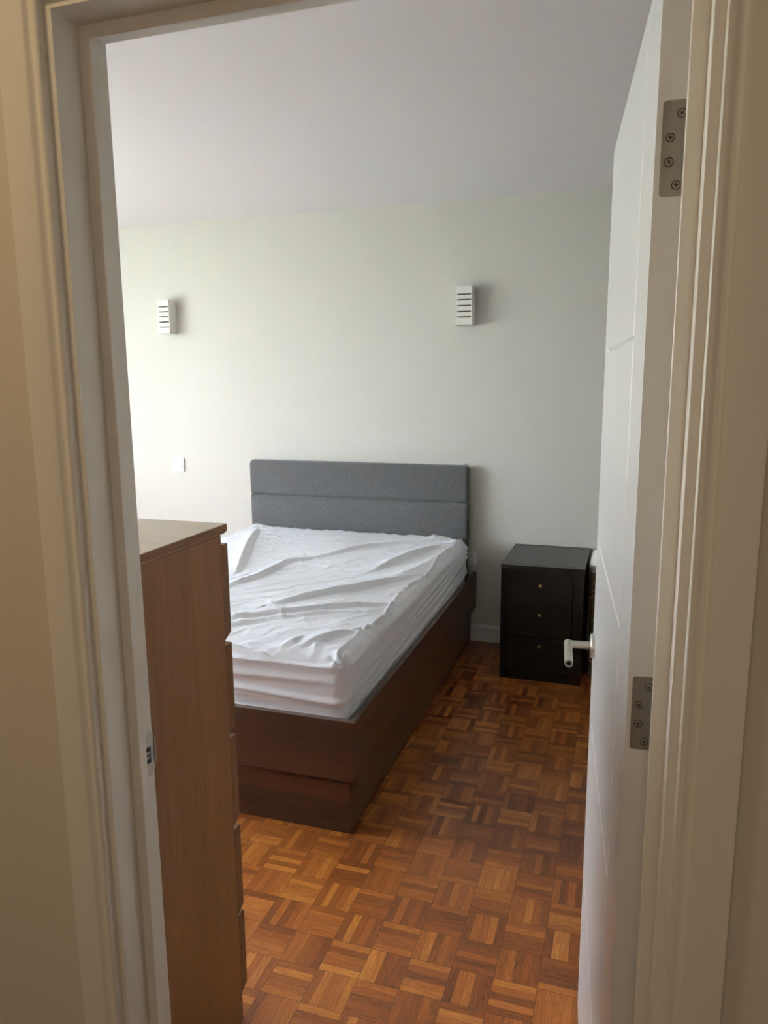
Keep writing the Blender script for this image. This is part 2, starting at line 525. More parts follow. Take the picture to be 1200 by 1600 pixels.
def architrave_profile(y_wall, s):
    """offset from rebate face / y ; s=-1 projects towards the hall"""
    p = []
    e = 0.0138                                   # inner edge: quirk left on the lining
    pts = [(e, 0.0), (e, 0.007)]
    # bead
    cx, cy, r = e + 0.0055, 0.0085, 0.0055
    for k in range(9):
        a = math.pi - k * math.pi * 0.78 / 8
        pts.append((cx + r * math.cos(a), cy + r * math.sin(a)))
    pts += [(e + 0.0112, 0.0112), (e + 0.0126, 0.0108), (e + 0.0142, 0.0110), (e + 0.0160, 0.0120),
            (e + 0.0178, 0.0136), (e + 0.0194, 0.0150), (e + 0.0212, 0.0158), (e + 0.0235, 0.0160)]
    pts += [(e + 0.0600, 0.0160), (e + 0.0622, 0.0154), (e + 0.0630, 0.0140), (e + 0.0630, 0.0)]
    return [(o, y_wall + s * h) for o, h in pts]


bm = bmesh.new(); frame_loop(bm, architrave_profile(YH, -1), None)
struct(obj('trim_2', bm, MAT['gloss'], smooth=True), 'cream white beaded architrave on the hall side')
bm = bmesh.new(); frame_loop(bm, architrave_profile(YR, 1), None)
struct(obj('trim_3', bm, MAT['gloss'], smooth=True), 'architrave on the bedroom side of the doorway')

# strike plate in the left rebate
sz0, sz1 = 0.918, 0.992
bm = bmesh.new()
x = RL + 0.0012
ya, yb = 0.9170, 0.9432
za, zb = sz0, sz1
hy0, hy1, hz0, hz1 = 0.9175, 0.9345, 0.940, 0.968
bm_box(bm, RL, x, ya, yb, hz1, zb - 0.006); bm_box(bm, RL, x, ya, yb, za + 0.006, hz0); bm_box(bm, RL, x, hy1, yb, hz0, hz1)
bm_box(bm, RL, x, ya + .004, yb - .006, zb - 0.006, zb); bm_box(bm, RL, x, ya + .004, yb - .006, za, za + 0.006)
bm_box(bm, RL, x + 0.0025, yb - 0.001, yb + 0.0012, hz0 - 0.004, hz1 + 0.014)
sp_ = obj('strike_plate', bm, MAT['steel'], lin)
bm = bmesh.new()
bm_box(bm, RL, RL + 0.0003, hy0, hy1, hz0, hz1)
obj('latch_hole', bm, MAT['black'], sp_)
bm = bmesh.new()
bm_box(bm, RL, RL + 0.002, 0.9215, 0.9315, 0.950, 0.9535); bm_box(bm, RL, RL + 0.002, 0.9215, 0.9315, 0.9575, 0.961)
bm_box(bm, RL, RL + 0.002, 0.9290, 0.9315, 0.950, 0.961)
obj('latch_clip', bm, MAT['steel'], sp_)

# ------------------------------------------------------------------ the door leaf, open into the bedroom
TH = math.radians(84.625)
DW, DT, DZ0, DZ1 = 0.7507, 0.035, 0.006, 1.987
DC = Vector((0.0105, 0.9387, 0.0))
dv = Vector((-math.cos(TH), math.sin(TH), 0)); dm = Vector((-math.sin(TH), -math.cos(TH), 0))


def D(s, o, z):
    """door coordinates: s from the hinge edge, o out of the hall-side face, z up"""
    return DC + dv * s + dm * o + Vector((0, 0, z))


def dbox(bm, s0, s1, o0, o1, z0, z1):
    vs = [bm.verts.new(D(s, o, z)) for s in (s0, s1) for o in (o0, o1) for z in (z0, z1)]
    for f in ((0, 1, 3, 2), (4, 6, 7, 5), (0, 4, 5, 1), (2, 3, 7, 6), (0, 2, 6, 4), (1, 5, 7, 3)):
        bm.faces.new([vs[i] for i in f])


door = struct(empty('door_1', DC, 0), 'white grooved door standing open into the bedroom')
gd, gw = 0.0025, 0.004       # groove depth and half width
gv = [0.142, 0.672]          # upright grooves
gh = [0.385, 0.785, 1.187, 1.590]
scoords = sorted([0.0, DW] + [g + k * gw for g in gv for k in (-1, 0, 1)])
zcoords = sorted([DZ0, DZ1] + [g + k * gw for g in gh for k in (-1, 0, 1)])
bm = bmesh.new()
grid = {}
for i, s in enumerate(scoords):
    for j, z in enumerate(zcoords):
        dep = 0.0
        if any(abs(s - g) < 1e-6 for g in gv[:1]): dep = gd
        if any(abs(z - g) < 1e-6 for g in gh) and gv[0] - 1e-6 <= s <= gv[1] + 1e-6: dep = gd
        grid[i, j] = bm.verts.new(D(s, -dep, z))
for i in range(len(scoords) - 1):
    for j in range(len(zcoords) - 1):
        bm.faces.new([grid[i, j], grid[i + 1, j], grid[i + 1, j + 1], grid[i, j + 1]])
back = {}
for i, s in ((0, 0.0), (len(scoords) - 1, DW)):
    for j, z in enumerate(zcoords):
        back[i, j] = bm.verts.new(D(s, -DT, z))
L_ = len(scoords) - 1; Z_ = len(zcoords) - 1
for j in range(Z_):
    bm.faces.new([grid[0, j], grid[0, j + 1], back[0, j + 1], back[0, j]])
    bm.faces.new([grid[L_, j + 1], grid[L_, j], back[L_, j], back[L_, j + 1]])
    bm.faces.new([back[0, j], back[0, j + 1], back[L_, j + 1], back[L_, j]])
bm.faces.new([grid[i, Z_] for i in range(L_ + 1)] + [back[L_, Z_], back[0, Z_]])
bm.faces.new([grid[i, 0] for i in range(L_, -1, -1)] + [back[0, 0], back[L_, 0]])
leaf = obj('door_leaf', bm, MAT['door'], door)

# hinges let into the hinge edge of the leaf
for zc, hh in ((1.787, 0.0995), (1.122, 0.0975), (0.22, 0.0985)):
    z0, z1 = zc - hh / 2, zc + hh / 2
    oa, ob, r = -0.0062, -0.0345, 0.0035
    pts = [(ob, z0), (ob, z1), (oa - r, z1), (oa - r * .3, z1 - r * .3), (oa, z1 - r), (oa, z0 + r), (oa - r * .3, z0 + r * .3), (oa - r, z0)]
    bm = bmesh.new()
    A = [bm.verts.new(D(-0.0006, o, z)) for o, z in pts]; B = [bm.verts.new(D(0.002, o, z)) for o, z in pts]
    bm.faces.new(A); bm.faces.new(B[::-1])
    for i in range(len(pts)):
        j = (i + 1) % len(pts); bm.faces.new([A[i], B[i], B[j], A[j]])
    hg = obj('hinge', bm, MAT['hinge'], door)
    bm = bmesh.new()
    bm_cyl(bm, D(-0.001, -DT - 0.004, z0), D(-0.001, -DT - 0.004, z1), 0.0055, n=20)
    obj('knuckle', bm, MAT['hinge'], hg, smooth=True)
    for fz, fo in ((0.86, 0.0258), (0.615, 0.0152), (0.36, 0.0152), (0.115, 0.0238)):
        z, o = z0 + hh * fz, oa + 0.0062 - fo
        rot = random.uniform(0, 1.5)
        bm = bmesh.new()
        bm_lathe(bm, D(-0.0004, o, z), -dv, [(0.0042, 0.0), (0.0040, 0.0006), (0.0030, 0.0009), (0.0, 0.0010)], 20)
        sc = obj('screw', bm, MAT['screw'], hg, smooth=True)
        bm = bmesh.new()
        bm_lathe(bm, D(-0.0004, o, z), -dv, [(0.0050, 0.0), (0.0050, 0.0004), (0.0042, 0.0004), (0.0042, 0.0)], 20)
        for k in (0, 1):
            a = rot + k * math.pi / 2
            ca, sa = math.cos(a), math.sin(a)
            q = [(-.0024, -.0005), (.0024, -.0005), (.0024, .0005), (-.0024, .0005)]
            top = [bm.verts.new(D(-0.0016, o + x_ * ca - y_ * sa, z + x_ * sa + y_ * ca)) for x_, y_ in q]
            bot = [bm.verts.new(D(-0.0008, o + x_ * ca - y_ * sa, z + x_ * sa + y_ * ca)) for x_, y_ in q]
            bm.faces.new(top); bm.faces.new(bot[::-1])
            for i in range(4): bm.faces.new([top[i], bot[i], bot[(i + 1) % 4], top[(i + 1) % 4]])
        obj('screw_recess', bm, MAT['black'], hg)

# lever handle
hs, hz = 0.700, 0.957
bm = bmesh.new()
bm_lathe(bm, D(hs, 0.0, hz), dm, [(0.0, 0.0), (0.026, 0.0), (0.026, 0.007), (0.0245, 0.0085), (0.0, 0.0085)], 40)
hd = obj('door_handle', bm, MAT['steel'], door, smooth=True)
rb = 0.0088
bm = bmesh.new()
bm_cyl(bm, D(hs, 0.008, hz), D(hs, 0.056, hz), rb, n=28)
path = [D(hs, 0.056, hz), D(hs - 0.118, 0.056, hz)]
bm_cyl(bm, path[0] + dv * rb, path[1], rb, n=28, cap=False)
bm_cyl(bm, path[1], path[1] + dv * 0.03, rb * 0.62, n=28, cap=False)
n_ = 28
a_ = dv.orthogonal().normalized(); b_ = dv.cross(a_)
ro = [bm.verts.new(path[1] + (a_ * math.cos(2 * math.pi * i / n_) + b_ * math.sin(2 * math.pi * i / n_)) * rb) for i in range(n_)]
ri = [bm.verts.new(path[1] + (a_ * math.cos(2 * math.pi * i / n_) + b_ * math.sin(2 * math.pi * i / n_)) * rb * .62) for i in range(n_)]
for i in range(n_): bm.faces.new([ro[i], ro[(i + 1) % n_], ri[(i + 1) % n_], ri[i]])
bm_lathe(bm, path[0] + dv * rb, dv, [(rb, 0), (rb * .8, .002), (0, .003)], 28)
obj('lever', bm, MAT['steel'], hd, smooth=True)
bm = bmesh.new(); bm_lathe(bm, path[1] + dv * 0.004, dv, [(0.0, 0.0), (rb * .62, 0.0)], 28)
obj('hollow_end', bm, MAT['black'], hd)
# handle on the bedroom face
bm = bmesh.new()
bm_lathe(bm, D(hs, -DT, hz), -dm, [(0.0, 0.0), (0.026, 0.0), (0.026, 0.007), (0.0245, 0.0085), (0.0, 0.0085)], 40)
bm_cyl(bm, D(hs, -DT - 0.008, hz), D(hs, -DT - 0.056, hz), rb, n=28)
bm_cyl(bm, D(hs + rb, -DT - 0.056, hz), D(hs - 0.118, -DT - 0.056, hz), rb, n=28)
obj('door_handle', bm, MAT['steel'], door, smooth=True)

# ------------------------------------------------------------------ bed
BX0, BX1 = -2.265, -0.8225
BY0 = 2.1646
FT = 0.022
bed = tag(empty('bed', ((BX0 + BX1) / 2, (BY0 + YB) / 2, 0)),
          'dark walnut storage bed frame with a grey upholstered headboard', 'bed')
box('side_rail', BX1 - FT, BX1, BY0, YB - 0.005, 0.204, 0.4195, MAT['walnut_y'], bed, 0.0012)
box('side_rail', BX0, BX0 + FT, BY0, YB - 0.005, 0.204, 0.4195, MAT['walnut_y'], bed, 0.0012)
box('foot_panel', BX0 + FT, BX1 - 0.0015, BY0 - 0.002, BY0 + FT, 0.204, 0.4195, MAT['walnut_x'], bed, 0.0012)
# lower box, set in
ins = 0.026
box('base_foot_panel', BX0 + ins, BX1 - ins - 0.001, BY0 + 0.018, BY0 + 0.03, 0.0, 0.204, MAT['walnut_x'], bed, 0.001)
yd0, ydm, yd1 = BY0 + 0.0185, 3.05, 4.19
for xx, sgn in ((BX1 - ins, -1), (BX0 + ins, 1)):
    xa, xb = sorted((xx, xx + sgn * 0.018))
    for k, (a, b) in enumerate(((yd0, ydm - 0.002), (ydm + 0.002, yd1))):
        if sgn > 0: xa2, xb2 = xa, xb
        else: xa2, xb2 = xa, xb
        box('drawer', xa2, xb2, a, b, 0.006, 0.200, MAT['walnut_y'], bed, 0.001)
box('carcass', BX0 + 0.045, BX1 - 0.042, BY0 + 0.035, YB - 0.05, 0.004, 0.2, MAT['walnut_y'], bed)
bm = bmesh.new()
bm_box(bm, BX1 - FT + 0.001, BX1 - 0.0012, BY0 - 0.001, YB - 0.006, 0.4190, 0.4205)
bm_box(bm, BX0 + 0.0012, BX0 + FT - 0.001, BY0 - 0.001, YB - 0.006, 0.4190, 0.4205)
bm_box(bm, BX0 + FT - 0.001, BX1 - FT + 0.001, BY0 - 0.001, BY0 + FT - 0.001, 0.4190, 0.4205)
obj('rail_edging', bm, MAT['rim'], bed)
box('slat_base', BX0 + FT, BX1 - FT, BY0 + FT, YB - 0.1, 0.36, 0.385, MAT['oak_x'], bed)

# headboard: three padded bands on a board
HX0, HX1 = -2.245, -0.8621
hb = empty('headboard', ((HX0 + HX1) / 2, YB - 0.05, 0.3)); hb.parent = bed
hb.matrix_parent_inverse = parent_world(bed).inverted()
box('backing_board', HX0 + 0.012, HX1 - 0.012, YB - 0.042, YB - 0.014, 0.20, 1.035, MAT['grey'], hb, 0.003)


def cushion(x0, x1, z0, z1, y_back, y_front, bulge, rc_tl):
    """padded band: rounded-box grid"""
    bm = bmesh.new()
    nx, nz, ny = 90, 20, 6
    r = 0.020
    hx, hz_, cx, cz = (x1 - x0) / 2, (z1 - z0) / 2, (x0 + x1) / 2, (z0 + z1) / 2
    def P(u, v):      # u,v in -1..1 over the front incl. wrap
        x = cx + hx * u; z = cz + hz_ * v
        ex = max(0.0, abs(u) * hx - (hx - r)) / r
        ez = max(0.0, abs(v) * hz_ - (hz_ - r)) / r
        ex, ez = min(1, ex), min(1, ez)
        fall = 1 - math.sqrt(max(0.0, 1 - ex ** 2)) 
        fz = 1 - math.sqrt(max(0.0, 1 - ez ** 2))
        y = y_front + r * 0.85 * min(1.0, fall) + r * 0.55 * min(1.0, fz) - bulge * (1 - v ** 2) * (1 - u ** 8)
        return x, y, z
    us = [-1 + 2 * i / nx for i in range(nx + 1)]; vs = [-1 + 2 * i / nz for i in range(nz + 1)]
    warp = lambda t: math.copysign(1 - (1 - abs(t)) ** 1.9, t) if abs(t) > 0 else 0
    us = [warp(t) for t in us]; vs = [warp(t) for t in vs]
    g = [[bm.verts.new(P(u, v)) for v in vs] for u in us]
    for i in range(nx):
        for j in range(nz):
            bm.faces.new([g[i][j], g[i + 1][j], g[i + 1][j + 1], g[i][j + 1]])
    per = [g[i][0] for i in range(nx)] + [g[nx][j] for j in range(nz)] + [g[i][nz] for i in range(nx, 0, -1)] + [g[0][j] for j in range(nz, 0, -1)]
    bk = [bm.verts.new((v.co.x, y_back, v.co.z)) for v in per]
    n = len(per)
    for i in range(n):
        bm.faces.new([per[i], bk[i], bk[(i + 1) % n], per[(i + 1) % n]])
    bm.faces.new(bk)
    return bm


def round_top(bm, x0, x1, z1, rad):
    for v in bm.verts:
        for xs, sg in ((x0, 1), (x1, -1)):
            dx = (v.co.x - xs) * sg; dz = z1 - v.co.z
            if dx < rad and dz < rad:
                # pull the square corner to an arc
                q = Vector((rad - dx, rad - dz))
                m = max(q.x, q.y)
                if q.length > 1e-9 and m > 0:
                    k = m / q.length
                    v.co.x = xs + sg * (rad - q.x * k); v.co.z = z1 - (rad - q.y * k)


for z0, z1, first in ((0.8385, 1.0503, True), (0.6215, 0.8345, False), (0.40, 0.6175, False)):
    bm = cushion(HX0, HX1, z0, z1, YB - 0.04, YB - 0.086, 0.006, None)
    if first: round_top(bm, HX0, HX1, z1, 0.028)
    obj('padded_band', bm, MAT['grey'], hb, smooth=True)

# ------------------------------------------------------------------ mattress and its thin fitted sheet
MX0, MX1, MY0, MY1, MZ0, MZ1 = -2.238, -0.853, 2.186, 4.125, 0.386, 0.645
tag(box('mattress', MX0 + .03, MX1 - .03, MY0 + .03, MY1 - .03, MZ0, MZ1 - .035, MAT['mattress'], None, 0.03, 4),
    'thick mattress lying in the dark bed frame under the thin white sheet', 'mattress')

rng = np.random.RandomState(3)


def fbm(x, y, seed, octaves=4, base=1.0):
    """smooth value noise"""
    out = np.zeros_like(x); amp = 1.0
    for o_ in range(octaves):
        R = np.random.RandomState(seed + o_ * 17).rand(64, 64)
        fx, fy = x * base * 2 ** o_, y * base * 2 ** o_
        ix, iy = np.floor(fx).astype(int), np.floor(fy).astype(int)
        tx, ty = fx - ix, fy - iy
        tx = tx * tx * (3 - 2 * tx); ty = ty * ty * (3 - 2 * ty)
        g = lambda a, b: R[a % 64, b % 64]
        v = (g(ix, iy) * (1 - tx) + g(ix + 1, iy) * tx) * (1 - ty) + (g(ix, iy + 1) * (1 - tx) + g(ix + 1, iy + 1) * tx) * ty
        out += (v - 0.5) * amp; amp *= 0.5
    return out


def ridge(x, y, pts, amp, w_soft, w_steep):
    """fold along a polyline: gentle on its left, steep on its right (seen along the line)"""
    best = np.full_like(x, 1e9); sd = np.zeros_like(x); tt = np.zeros_like(x)
    L = [0]
    for a, b in zip(pts[:-1], pts[1:]): L.append(L[-1] + math.dist(a, b))
    for k, (a, b) in enumerate(zip(pts[:-1], pts[1:])):
        dx, dy = b[0] - a[0], b[1] - a[1]; l = math.hypot(dx, dy)
        t = np.clip(((x - a[0]) * dx + (y - a[1]) * dy) / l ** 2, 0, 1)
        px, py = a[0] + t * dx, a[1] + t * dy
        d = np.hypot(x - px, y - py)
        s = ((x - a[0]) * dy - (y - a[1]) * dx) / l
        m = d < best
        best = np.where(m, d, best); sd = np.where(m, np.sign(s) * d, sd); tt = np.where(m, (L[k] + t * l) / L[-1], tt)
    env = np.clip(np.sin(np.pi * np.clip(tt * 0.94 + 0.03, 0, 1)), 0, 1) ** 0.55
    soft = np.exp(-(np.abs(sd) / w_soft) ** 1.25)
    steep = np.clip(1 - np.abs(sd) / (w_steep * 2.7 * (0.55 + 0.45 * env)), 0, 1)
    return amp * env * np.where(sd > 0, steep, soft)


FOLDS = [  # polyline on the mattress top, height, soft width, steep width
    ([(-1.35, 2.60), (-1.10, 2.93), (-0.93, 3.22)], 0.026, 0.055, 0.011),
    ([(-1.60, 2.30), (-1.41, 2.42), (-1.17, 2.58), (-0.90, 2.80)], 0.021, 0.045, 0.010),
    ([(-1.62, 2.20), (-1.25, 2.47), (-0.95, 2.66)], 0.012, 0.03, 0.009),
    ([(-1.05, 2.27), (-0.93, 2.42)], 0.018, 0.035, 0.010),
    ([(-1.49, 3.41), (-1.36, 3.62), (-1.22, 3.84)], 0.018, 0.045, 0.012),
    ([(-1.42, 3.50), (-1.20, 3.90)], 0.008, 0.03, 0.018),
    ([(-1.13, 3.26), (-1.06, 3.55), (-0.98, 3.86)], 0.025, 0.050, 0.012),
    ([(-1.02, 3.10), (-0.93, 3.45), (-0.90, 3.80)], 0.012, 0.030, 0.014),
    ([(-1.73, 3.02), (-1.85, 3.30), (-1.98, 3.60), (-2.11, 3.95)], 0.024, 0.040, 0.014),
    ([(-1.66, 2.72), (-1.60, 3.00), (-1.60, 3.28), (-1.50, 3.42)], 0.018, 0.035, 0.011),
    ([(-1.80, 3.52), (-1.60, 3.70), (-1.30, 3.90)], 0.008, 0.04, 0.018),
    ([(-1.12, 2.24), (-1.08, 2.33)], 0.012, 0.016, 0.012),
    ([(-0.99, 2.22), (-1.03, 2.36)], 0.008, 0.014, 0.012),
    ([(-1.50, 2.55), (-1.36, 2.78), (-1.2, 3.0)], 0.005, 0.025, 0.014),
    ([(-1.9, 2.5), (-1.7, 2.8), (-1.65, 3.1)], 0.008, 0.03, 0.018),
]


def top_height(x, y):
    h = np.zeros_like(x)
    for pts, a, ws, wt in FOLDS:
        h = np.maximum(h, ridge(x, y, pts, a, ws, wt)) + 0.15 * ridge(x, y, pts, a, ws, wt)
    # crumpled texture of the loose cotton
    u = 0.62 * x + 0.78 * y; v = -0.78 * x + 0.62 * y
    n = 1 - np.abs(fbm(u * 0.7, v * 1.5, 5, 2, 9.0)) * 3.6
    h += 0.0050 * np.clip(n, 0, 1) ** 2.2
    n2 = 1 - np.abs(fbm(u + 9, v * 0.6, 41, 1, 16.0)) * 4.0
    h += 0.0020 * np.clip(n2, 0, 1) ** 2.2
    h += 0.012 * fbm(x, y, 77, 2, 2.2)
    # mattress sinks towards its ends
    h -= 0.030 * np.exp(-((y - MY0) / 0.13) ** 1.3) + 0.012 * np.exp(-((MX1 - x) / 0.10))
    # gathered seam along the right edge and round the foot corner
    seam = np.exp(-(np.abs(x - (MX1 - 0.040 - 0.012 * np.sin(y * 9))) / 0.006) ** 2)
    h += 0.010 * seam * (1 + 0.6 * np.sin(y * 61 + 2 * np.sin(y * 23)))
    fy = MY0 + 0.012 + 0.02 * np.sin(x * 8)
    seam2 = np.exp(-(np.abs(y - fy) / 0.008) ** 2) * (x > -1.5)
    h += 0.012 * seam2 * (1 + 0.5 * np.sin(x * 47))
    # bunched corners
    for cx_, cy_, s_ in ((-0.875, 2.205, 1.0), (-0.885, 3.99, 1.3), (-1.02, 4.05, 0.9)):
        d = np.hypot(x - cx_, y - cy_)
        ang = np.arctan2(y - cy_, x - cx_)
        h += s_ * 0.012 * np.exp(-(d / 0.055) ** 2) * (1 + 0.8 * np.sin(ang * 7 + d * 60))
    h += 0.03 * np.exp(-((y - MY1) / 0.06) ** 2) * np.clip(fbm(x, y, 12, 2, 5.0) + 0.2, 0, 1)
    return h


def side_disp(p, q, along, z, kind):
    """outward displacement of the side walls. along: run, z: height"""
    zz = (z - MZ0) / (MZ1 - MZ0)
    if kind == 'foot':
        f = 0.0
        for zc, a, w, ph in ((0.40, 0.010, 0.030, 0.0), (0.14, 0.009, 0.030, 1.0), (0.62, 0.006, 0.040, 2.0), (0.25, 0.004, 0.02, 4.0), (0.78, 0.006, 0.05, 3.3), (0.03, 0.006, 0.03, 3.0)):
            c = zc + 0.05 * np.sin(along * 2.2 + ph) - 0.05 * (along + 1.3)
            f = f + 1.5 * a * np.exp(-((zz - c) / (w * 1.2)) ** 2) * (0.75 + 0.35 * np.sin(along * 5 + ph))
        return f + 0.0015 * fbm(along * 1.5, z * 12, 8, 2, 4.0)
    # right side: folds falling away from the head end
    t = (along - MY0) / (MY1 - MY0)
    f = 0.0
    for c0, slope, a, w in ((0.10, 0.22, 0.007, 0.030), (0.22, 0.35, 0.008, 0.035), (0.38, 0.30, 0.006, 0.030), (-0.02, 0.30, 0.006, 0.030), (-0.16, 0.42, 0.007, 0.035), (0.50, 0.30, 0.007, 0.04)):
        c = c0 + slope * t ** 1.5 + 0.02 * np.sin(along * 6 + c0 * 40)
        f = f + a * np.clip(t * 1.5 + 0.15, 0, 1) * np.exp(-((zz - c) / w) ** 2)
    return f + 0.002 * fbm(along * 1.2, z * 9, 23, 2, 4.0)


def build_sheet():
    verts, faces = [], []
    rad = 0.055
    lo = np.array([MX0 + rad, MY0 + rad, MZ0 - 0.2]); hi = np.array([MX1 - rad, MY1 - rad, MZ1 - rad])

    def add_grid(P):
        """P: (n,m,3) undisplaced box points"""
        n, m, _ = P.shape
        p = P.reshape(-1, 3)
        inner = np.minimum(np.maximum(p, lo), hi)
        d = p - inner; L = np.linalg.norm(d, axis=1, keepdims=True); nrm = d / np.maximum(L, 1e-9)
        q = inner + nrm * rad
        x, y, z = q[:, 0], q[:, 1], q[:, 2]
        topw = np.clip(nrm[:, 2], 0, 1) ** 1.0
        h = top_height(x, y)
        disp = np.zeros_like(q)
        disp[:, 2] += h * np.clip(topw * 1.6, 0, 1) * 0.95
        wf = np.clip(-nrm[:, 1], 0, 1) ** 1.5
        wr = np.clip(nrm[:, 0], 0, 1) ** 1.5
        disp[:, 1] -= wf * side_disp(None, None, x, z, 'foot')
        disp[:, 0] += wr * side_disp(None, None, y, z, 'right')
        # side walls lean in a little below the seam
        zz = np.clip((MZ1 - z) / (MZ1 - MZ0), 0, 1)
        disp[:, 0] -= wr * 0.012 * zz ** 2
        # top edge of the right side bulges between the seams
        q = q + disp
        base = len(verts)
        verts.extend(map(tuple, q))
        for i in range(n - 1):
            for j in range(m - 1):
                faces.append((base + i * m + j, base + (i + 1) * m + j, base + (i + 1) * m + j + 1, base + i * m + j + 1))

    st = 0.0048
    xs = np.linspace(MX0, MX1, int((MX1 - MX0) / st)); ys = np.linspace(MY0, MY1, int((MY1 - MY0) / st)); zs = np.linspace(MZ0, MZ1, 60)
    X, Y = np.meshgrid(xs, ys, indexing='ij'); add_grid(np.stack([X, Y, np.full_like(X, MZ1)], -1))
    for yy in (MY0, MY1):
        X, Z = np.meshgrid(xs, zs, indexing='ij'); add_grid(np.stack([X, np.full_like(X, yy), Z], -1))
    for xx in (MX0, MX1):
        Y, Z = np.meshgrid(ys, zs, indexing='ij'); add_grid(np.stack([np.full_like(Y, xx), Y, Z], -1))
    me = bpy.data.meshes.new('fitted_sheet')
    me.from_pydata(verts, [], faces)
    bm = bmesh.new(); bm.from_mesh(me)
    bmesh.ops.remove_doubles(bm, verts=bm.verts, dist=0.0004)
    bmesh.ops.recalc_face_normals(bm, faces=bm.faces)
    bm.to_mesh(me); bm.free()
    for p in me.polygons: p.use_smooth = True
    me.materials.append(MAT['sheet'])
    o = bpy.data.objects.new('fitted_sheet', me)
    COL.objects.link(o)
    return o


tag(build_sheet(), 'thin crumpled white fitted sheet stretched over the mattress', 'sheet')

# ------------------------------------------------------------------ chest of drawers, left of the doorway
CX1, CW = -0.8329, 0.80
CX0 = CX1 - CW
CY1 = 1.4228; CY0 = CY1 - 0.478
chest = tag(empty('chest_of_drawers', ((CX0 + CX1) / 2, (CY0 + CY1) / 2, 0)),
            'tall oak veneer chest of drawers standing just inside the doorway', 'chest of drawers')
yc = CY1 - 0.026
box('side_panel', CX1 - 0.018, CX1 - 0.0005, CY0 + 0.001, yc, 0.0, 1.2085, MAT['oak'], chest, 0.0008)
box('side_panel', CX0 + 0.0005, CX0 + 0.018, CY0 + 0.001, yc, 0.0, 1.2085, MAT['oak'], chest, 0.0008)
bm = bmesh.new()
bm_prism(bm, [(CY0, 1.2095), (CY1 - 0.012, 1.2095), (CY1, 1.2130), (CY1, 1.2300), (CY0, 1.2300)], 'x', CX0, CX1)
obj('top', bm, MAT['oak_x'], chest, bevel=0.001)
bm = bmesh.new()
bm_box(bm, CX1 - 0.0004, CX1 + 0.0006, CY0, CY1 - 0.0005, 1.2135, 1.2292)
obj('top_edging', bm, MAT['oak_y'], chest)
box('back_panel', CX0 + 0.018, CX1 - 0.018, CY0 + 0.004, CY0 + 0.008, 0.05, 1.2095, MAT['oak'], chest)
box('plinth', CX0 + 0.018, CX1 - 0.018, yc - 0.02, yc - 0.004, 0.0, 0.062, MAT['oak_x'], chest)
tops = [1.186, 0.958, 0.735, 0.508, 0.281]
bots = [0.983, 0.759, 0.532, 0.300, 0.087]
for zt, zb in zip(tops, bots):
    bm = bmesh.new()
    bm_prism(bm, [(yc + 0.0005, zb - 0.012), (yc + 0.004, zb - 0.010), (CY1, zb), (CY1, zt), (yc + 0.0005, zt)], 'x', CX0, CX1 - 0.0002)
    obj('drawer', bm, MAT['oak_end'], chest, bevel=0.0008)
box('inner_carcass', CX0 + 0.02, CX1 - 0.02, CY0 + 0.012, yc - 0.002, 0.07, 1.205, MAT['slot'], chest)

# ------------------------------------------------------------------ bedside cabinet
NX0, NX1, NY0, NY1, NZ = -0.5954, -0.1845, 3.7018, 4.199, 0.6067
ns = tag(empty('bedside_cabinet', ((NX0 + NX1) / 2, (NY0 + NY1) / 2, 0)),
         'black bedside cabinet with three drawers and small brass knobs', 'bedside cabinet')
dx0, dx1 = -0.548, -0.2345
dz = [(0.4095, 0.5560, 0.509), (0.2325, 0.4060, 0.355), (0.062, 0.229, 0.189)]
bm = bmesh.new()
bm_box(bm, NX0, dx0, NY0, NY1, 0.0, NZ - 0.016)
bm_box(bm, dx1, NX1, NY0, NY1, 0.0, NZ - 0.016)
bm_box(bm, dx0, dx1, NY0, NY0 + 0.02, 0.5575, NZ - 0.016)
bm_box(bm, dx0, dx1, NY0, NY0 + 0.02, 0.0, 0.0605)
bm_box(bm, dx0, dx1, NY1 - 0.01, NY1, 0.01, NZ - 0.016)
bm_box(bm, dx0, dx1, NY0 + 0.016, NY1 - 0.01, 0.012, 0.03)
obj('carcass', bm, MAT['ebony'], ns, bevel=0.0012)
bm = bmesh.new()
zt = NZ; x0, x1, y0, y1 = NX0 - 0.0015, NX1 + 0.0015, NY0 - 0.002, NY1
# top with an inlaid line: a border, a fine channel and the field
b0, b1 = 0.033, 0.0375
bm_box(bm, x0, x1, y0, y1, zt - 0.016, zt - 0.0040)
for (a, b, c, d) in ((x0, x1, y0, y0 + b0), (x0, x1, y1 - b0, y1), (x0, x0 + b0, y0 + b0, y1 - b0), (x1 - b0, x1, y0 + b0, y1 - b0),
                     (x0 + b1, x1 - b1, y0 + b1, y1 - b1)):
    bm_box(bm, a, b, c, d, zt - 0.0041, zt)
obj('top', bm, MAT['ebony'], ns)
for z0, z1, kz in dz:
    bm = bmesh.new()
    bm_box(bm, dx0 + 0.002, dx1 - 0.002, NY0 + 0.0015, NY0 + 0.45, z0, z1)
    dr = obj('drawer', bm, MAT['ebony'], ns, bevel=0.0018)
    bm = bmesh.new()
    bm_lathe(bm, (-0.3935, NY0 + 0.0015, kz), (0, -1, 0), [(0.0075, 0), (0.0055, 0.003), (0.0045, 0.010), (0.0075, 0.013), (0.0112, 0.017), (0.0118, 0.021), (0.0095, 0.0255), (0.004, 0.028), (0.0, 0.0285)], 28)
    obj('knob', bm, MAT['brass'], dr, smooth=True)

# ------------------------------------------------------------------ wicker laundry basket behind the door
LX0, LX1, LY0, LY1, LZ = -0.166, 0.20, 3.842, 4.19, 0.585
bas = tag(empty('laundry_basket', ((LX0 + LX1) / 2, (LY0 + LY1) / 2, 0)),
          'brown woven laundry basket with a white rounded top between cabinet and door', 'basket')


